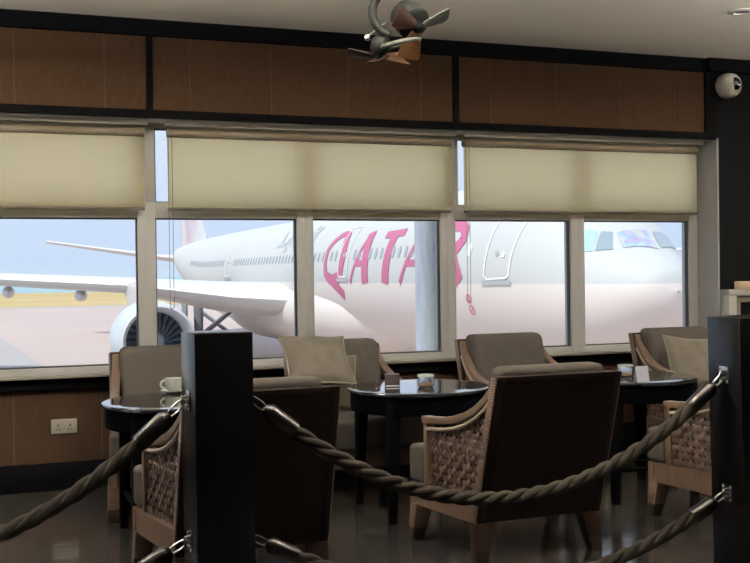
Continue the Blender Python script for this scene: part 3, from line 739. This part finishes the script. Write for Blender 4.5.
# nose gear
ng = A(MB().tube([(XC_, 26.2, -1.3), (XC_, 26.2, -2.9)], [.16, .12], 12).tube([(XC_, 25.0, -1.4), (XC_, 26.1, -2.4)], .07, 8), 'nose_gear', M['gear'])
for dx in (-.3, .3):
    A(MB().lathe([(.2, -.13), (.42, -.13), (.48, -.07), (.48, .07), (.42, .13), (.2, .13)], 24, (XC_ + dx, 26.2, ZA + .48), (1, 0, 0)), 'wheel', M['tyre'], ng)

# ---- markings on the skin
OFF = .018
def ribbon(path, w, name, m, off=OFF, step=.08, taper=None):
    # path of (s, deg), w in metres; a flat band lying on the skin
    pts = []
    for (s0, d0), (s1, d1) in zip(path, path[1:]):
        n = max(2, int(math.hypot(s1 - s0, math.radians(d1 - d0) * 2.7) / step))
        pts += [(s0 + (s1 - s0) * i / n, d0 + (d1 - d0) * i / n) for i in range(n)]
    pts.append(path[-1]); k = len(pts); rows = []
    ws = w if isinstance(w, (list, tuple)) else [w] * 2
    for i in range(k):
        a, b = pts[max(i - 1, 0)], pts[min(i + 1, k - 1)]
        t = Vector((b[0] - a[0], math.radians(b[1] - a[1]) * 2.72)); t.normalize(); nx, ny = -t.y, t.x
        ww = ws[0] + (ws[-1] - ws[0]) * i / (k - 1)
        row = []
        for q in (-.5, 0, .5):
            row.append(surf(max(pts[i][0] + nx * ww * q, .02), pts[i][1] + math.degrees(ny * ww * q / 2.72), off))
        rows.append(row)
    return rows
def band(paths, name, m, parent=None, off=OFF):
    mb = MB()
    for p, w in paths: mb.grid(ribbon(p, w, name, m, off))
    return A(mb, name, m, parent, angle=180)
L = M['letter']
band([([(16.24,147.0),(16.73,145.3),(17.25,147.4),(17.68,152.1),(18.03,158.9),(18.0,169.1),(17.87,177.8),(17.44,182.5),(16.97,183.3),(16.36,181.4),(16.01,179.3)], [.22, .44]), ([(16.35,147.2),(15.95,165.0),(16.15,181.0)], .52), ([(17.45,181.0),(15.90,194.9)], .38)], 'letter', L)
band([([(15.0,185.4),(13.72,147.5)], .17), ([(13.72,147.2),(13.55,166),(13.45,185.4)], .62), ([(14.5,171.0),(13.2,171.2)], .20)], 'letter', L)
band([([(12.21,151.0),(10.54,150.2)], .26), ([(11.35,151.0),(11.45,168),(11.55,185.4)], .60)], 'letter', L)
band([([(10.25,185.3),(9.33,161.1),(9.05,149.4)], .18), ([(9.05,149.4),(8.7,168),(8.5,185.3)], .62), ([(9.85,172.1),(8.5,172.4)], .20)], 'letter', L)
band([([(7.30,149.0),(7.32,168),(7.40,185.3)], .46), ([(7.6,150.0),(6.96,149.6),(6.46,149.6),(6.16,152.3),(6.08,158.5),(6.38,164.6),(7.2,167.6)], [.28, .44]), ([(6.85,166.7),(6.45,172.6),(6.05,184.6)], .62)], 'letter', L)
band([([(26.26,150.3),(25.36,148.7),(24.95,149.6)], .22), ([(25.52,146.9),(25.99,134)], .2), ([(24.85,150.7),(24.67,145.4),(24.69,141.9)], .24), ([(24.61,156.1),(24.32,153.2)], .2), ([(24.07,150.2),(24.58,138.4)], .2), ([(20.6,148.8),(20.82,140.2),(20.48,134.2)], .22), ([(21.21,144.2),(21.19,139.2)], .16), ([(21.37,134.9),(21.04,132.8)], .16), ([(23.6,151),(22.9,149),(22.2,150.5)], .22), ([(23.0,147),(23.3,136)], .2)], 'arabic_lettering', M['arabic'])
for s_, d_ in ((5.61, 193.3), (5.59, 200.1)):
    loop = [(s_ + .125 * math.cos(a), d_ + math.degrees(.125 * math.sin(a) / 2.72)) for a in np.linspace(0, 2 * PI, 17)]
    band([(loop, .035), ([(s_ - .08, d_ - 1.7), (s_ + .08, d_ + 1.7)], .03)], 'round_marking', M['sticker'])
def door(s0, s1, d0, d1, e=0.):   # e: the sill stays level while the nose tapers
    f = band([([(s0, d1 - e - 40), (s0, d1 - e - 2), (s0 + .12, d1 - e), (s1 - .12, d1), (s1, d1 - 2), (s1, d0)], .055), ([(s0, d0), (s0, d1 - e - 38)], .055), ([(s1, d0), (s0, d0)], .055)], 'cabin_door', M['door'], off=.02)
    band([([(s0 - .1, d1 - e * 1.1 + 2.4), (s1 + .1, d1 + e * .1 + 2.4)], .13)], 'door_sill', M['doorsill'], f, off=.03)
    c = (s0 + s1) / 2
    band([([(c + .12, 163.2), (c + .02, 165.2)], .13)], 'door_handle', M['doorsill'], f, off=.02)
    band([([(c - .2, 162.5), (c - .2, 165.8)], .12)], 'door_window', M['cabwinw'], f, off=.02)
door(3.69, 4.71, 137, 180.4, 2.3); door(15.35, 16.35, 140, 180.8); door(34.6, 35.9, 140, 179.6)
# cabin windows
def cabwin(s, m):
    rows = []
    for i in range(5):
        f = i / 4; hwid = .115 * (1 - .35 * abs(2 * f - 1) ** 3)
        rows.append([surf(s + q * hwid, 164.4 + (f - .5) * 7.6, .015) for q in (-1, 0, 1)])
    A(MB().grid(rows), 'cabin_window', m)
cabwin(5.57, M['cabwinw'])
s = 6.75
n = 0
while s < 47 and n < 74:
    if not (14.9 < s < 16.8 or 34.0 < s < 36.5):
        cabwin(s, M['cabwin']); n += 1
    s += .533
# cockpit panes: corners (s, deg), bilinear on the skin
def pane(c, name, m):
    (a, b, cc, d) = c; N = 8; rows = []
    for i in range(N + 1):
        u = i / N; row = []
        for j in range(N + 1):
            v = j / N
            sx = (1-u)*(1-v)*a[0] + u*(1-v)*b[0] + u*v*cc[0] + (1-u)*v*d[0]; dx = (1-u)*(1-v)*a[1] + u*(1-v)*b[1] + u*v*cc[1] + (1-u)*v*d[1]
            row.append(surf(sx, dx, .02))
        rows.append(row)
    A(MB().grid(rows), name, m, angle=180)
pane([(2.35, 127.5), (1.96, 118.0), (1.66, 135.5), (2.0, 145)], 'cockpit_window', M['teal'])
pane([(1.92, 115.8), (1.78, 108.6), (1.36, 122.9), (1.62, 134.2)], 'cockpit_window', M['cockpit'])
pane([(1.73, 105.6), (1.78, 74.0), (.97, 82.0), (1.24, 114.9)], 'cockpit_window', M['irid'])
pane([(1.82, 69.5), (2.2, 48.0), (1.72, 44.0), (1.06, 75.6)], 'cockpit_window', M['cockpit'])

# trolleys parked on the apron under the belly
def trolley(loc, rz, label):
    t = thing('baggage_trolley', label, 'trolley', loc, rz, 'baggage trolleys beyond the aircraft belly')
    MB().box(-1.4, 1.4, -.75, .75, .42, .55).obj('deck', M['cart'], t, bevel=.02)
    mb = MB()
    for x in (-1.35, 1.35):
        for y in (-.7, .7): mb.box(x - .03, x + .03, y - .03, y + .03, .55, 1.6)
    mb.obj('posts', M['cart'], t); MB().box(-1.42, 1.42, -.77, .77, 1.6, 1.66).obj('roof', M['cart'], t, bevel=.02)
    MB().box(-1.1, .9, -.6, .6, .55, 1.35).obj('cover', M['cart'], t, bevel=.06)
    for x in (-1, 1):
        for y in (-.7, .7): MB().lathe([(0, -.08), (.2, -.08), (.22, 0), (.2, .08), (0, .08)], 18, (x, y, .22), (0, 1, 0)).obj('wheel', M['tyre'], t)
    return t
q = trolley((24.6, 62.5, ZA), R_(30), 'dark baggage trolley on the apron under the belly, left of the blue column')
dup(q, (26.0, 59.9, ZA), R_(40), 'second dark baggage trolley under the belly, nearer the blue column')

# ------------------------------------------------------------------ light
w = bpy.data.worlds.new('sky'); scene.world = w; w.use_nodes = True; nt = w.node_tree
bg = nt.nodes['Background']; tc = nt.nodes.new('ShaderNodeTexCoord'); sp = nt.nodes.new('ShaderNodeSeparateXYZ')
nt.links.new(tc.outputs['Generated'], sp.inputs[0])
rp = nt.nodes.new('ShaderNodeValToRGB'); e = rp.color_ramp.elements
e[0].position = 0.; e[0].color = (.62, .74, .86, 1); e[1].position = 1.; e[1].color = (.42, .60, .92, 1)
for p, c in ((.5, (.51, .61, .73)), (.506, (.48, .58, .745)), (.54, (.51, .60, .76)), (.60, (.60, .67, .80)), (.75, (.66, .74, .88))):
    k = e.new(p); k.color = (*c, 1)
mp = nt.nodes.new('ShaderNodeMath'); mp.operation = 'MULTIPLY_ADD'; mp.inputs[1].default_value = .5; mp.inputs[2].default_value = .5
nt.links.new(sp.outputs['Z'], mp.inputs[0]); nt.links.new(mp.outputs[0], rp.inputs[0]); nt.links.new(rp.outputs[0], bg.inputs['Color'])
bg.inputs['Strength'].default_value = 1.0
sun = bpy.data.lights.new('sun', 'SUN'); sun.energy = 2.7; sun.angle = R_(3); sun.color = (1, .93, .84)
so = bpy.data.objects.new('sun', sun); C.objects.link(so); so.rotation_euler = Vector((.55, .32, -1.0)).to_track_quat('-Z', 'Y').to_euler()
# sky portals in the window openings
def portal(loc, rot, sx, sy):
    a = bpy.data.lights.new('sky_portal', 'AREA'); a.shape = 'RECTANGLE'; a.size = sx; a.size_y = sy; a.cycles.is_portal = True
    o = bpy.data.objects.new('sky_portal', a); C.objects.link(o); o.location = loc; o.rotation_euler = rot
portal((-.1, 6.85, 1.5), (R_(-90), 0, 0), 10.4, 1.5)
portal((XL - .15, 4.6, 1.45), (0, R_(-90), 0), 2.0, 4.0)
# added pendant bowls, out of view, that fill the ceiling with light
for k, (x, y) in enumerate(((-3.4, 5.0), (-1.3, 5.1), (.15, 4.1), (1.55, 3.6), (3.05, 3.15), (4.9, 3.7), (6.4, 4.6))):
    p = thing('fill_pendant', 'added fill light, a pendant bowl hung unseen above the lounge tables', 'lamp', (x, y, ZC), 0, 'added fill lights')
    MB().tube([(0, 0, 0), (0, 0, -.38)], .008, 8).obj('rod', M['fanbody'], p)
    MB().lathe([(.05, -.40), (.20, -.37), (.30, -.30), (.31, -.30), (.21, -.385), (.05, -.415), (0, -.416)], 28).obj('bowl', M['fanbody'], p)
    l = bpy.data.lights.new('uplight', 'AREA'); l.shape = 'DISK'; l.size = .5; l.energy = FILL_W; l.color = (1, .965, .92)
    o = bpy.data.objects.new('fill_uplight', l); C.objects.link(o); o.location = (x, y, ZC - .315); o.rotation_euler = (PI, 0, 0)

# ------------------------------------------------------------------ camera
pitch, roll, yaw = R_(-.44), R_(-.75), R_(20.21)
fw = Vector((math.sin(yaw) * math.cos(pitch), math.cos(yaw) * math.cos(pitch), math.sin(pitch)))
r = Vector((math.cos(yaw), -math.sin(yaw), 0)); u = r.cross(fw)
r2 = r * math.cos(roll) + u * math.sin(roll); u2 = u * math.cos(roll) - r * math.sin(roll)
cam = bpy.data.cameras.new('camera'); co = bpy.data.objects.new('camera', cam); C.objects.link(co)
cam.sensor_width = 36; cam.lens = 36 * 1050 / 750; cam.clip_end = 20000; cam.clip_start = .05
co.matrix_world = Matrix(((r2.x, u2.x, -fw.x, 0), (r2.y, u2.y, -fw.y, 0), (r2.z, u2.z, -fw.z, 1.3), (0, 0, 0, 1)))
scene.camera = co
scene.view_settings.view_transform = 'Standard'; scene.view_settings.look = 'None'
scene.view_settings.exposure = .52; scene.view_settings.gamma = 1; scene.view_settings.use_curve_mapping = False
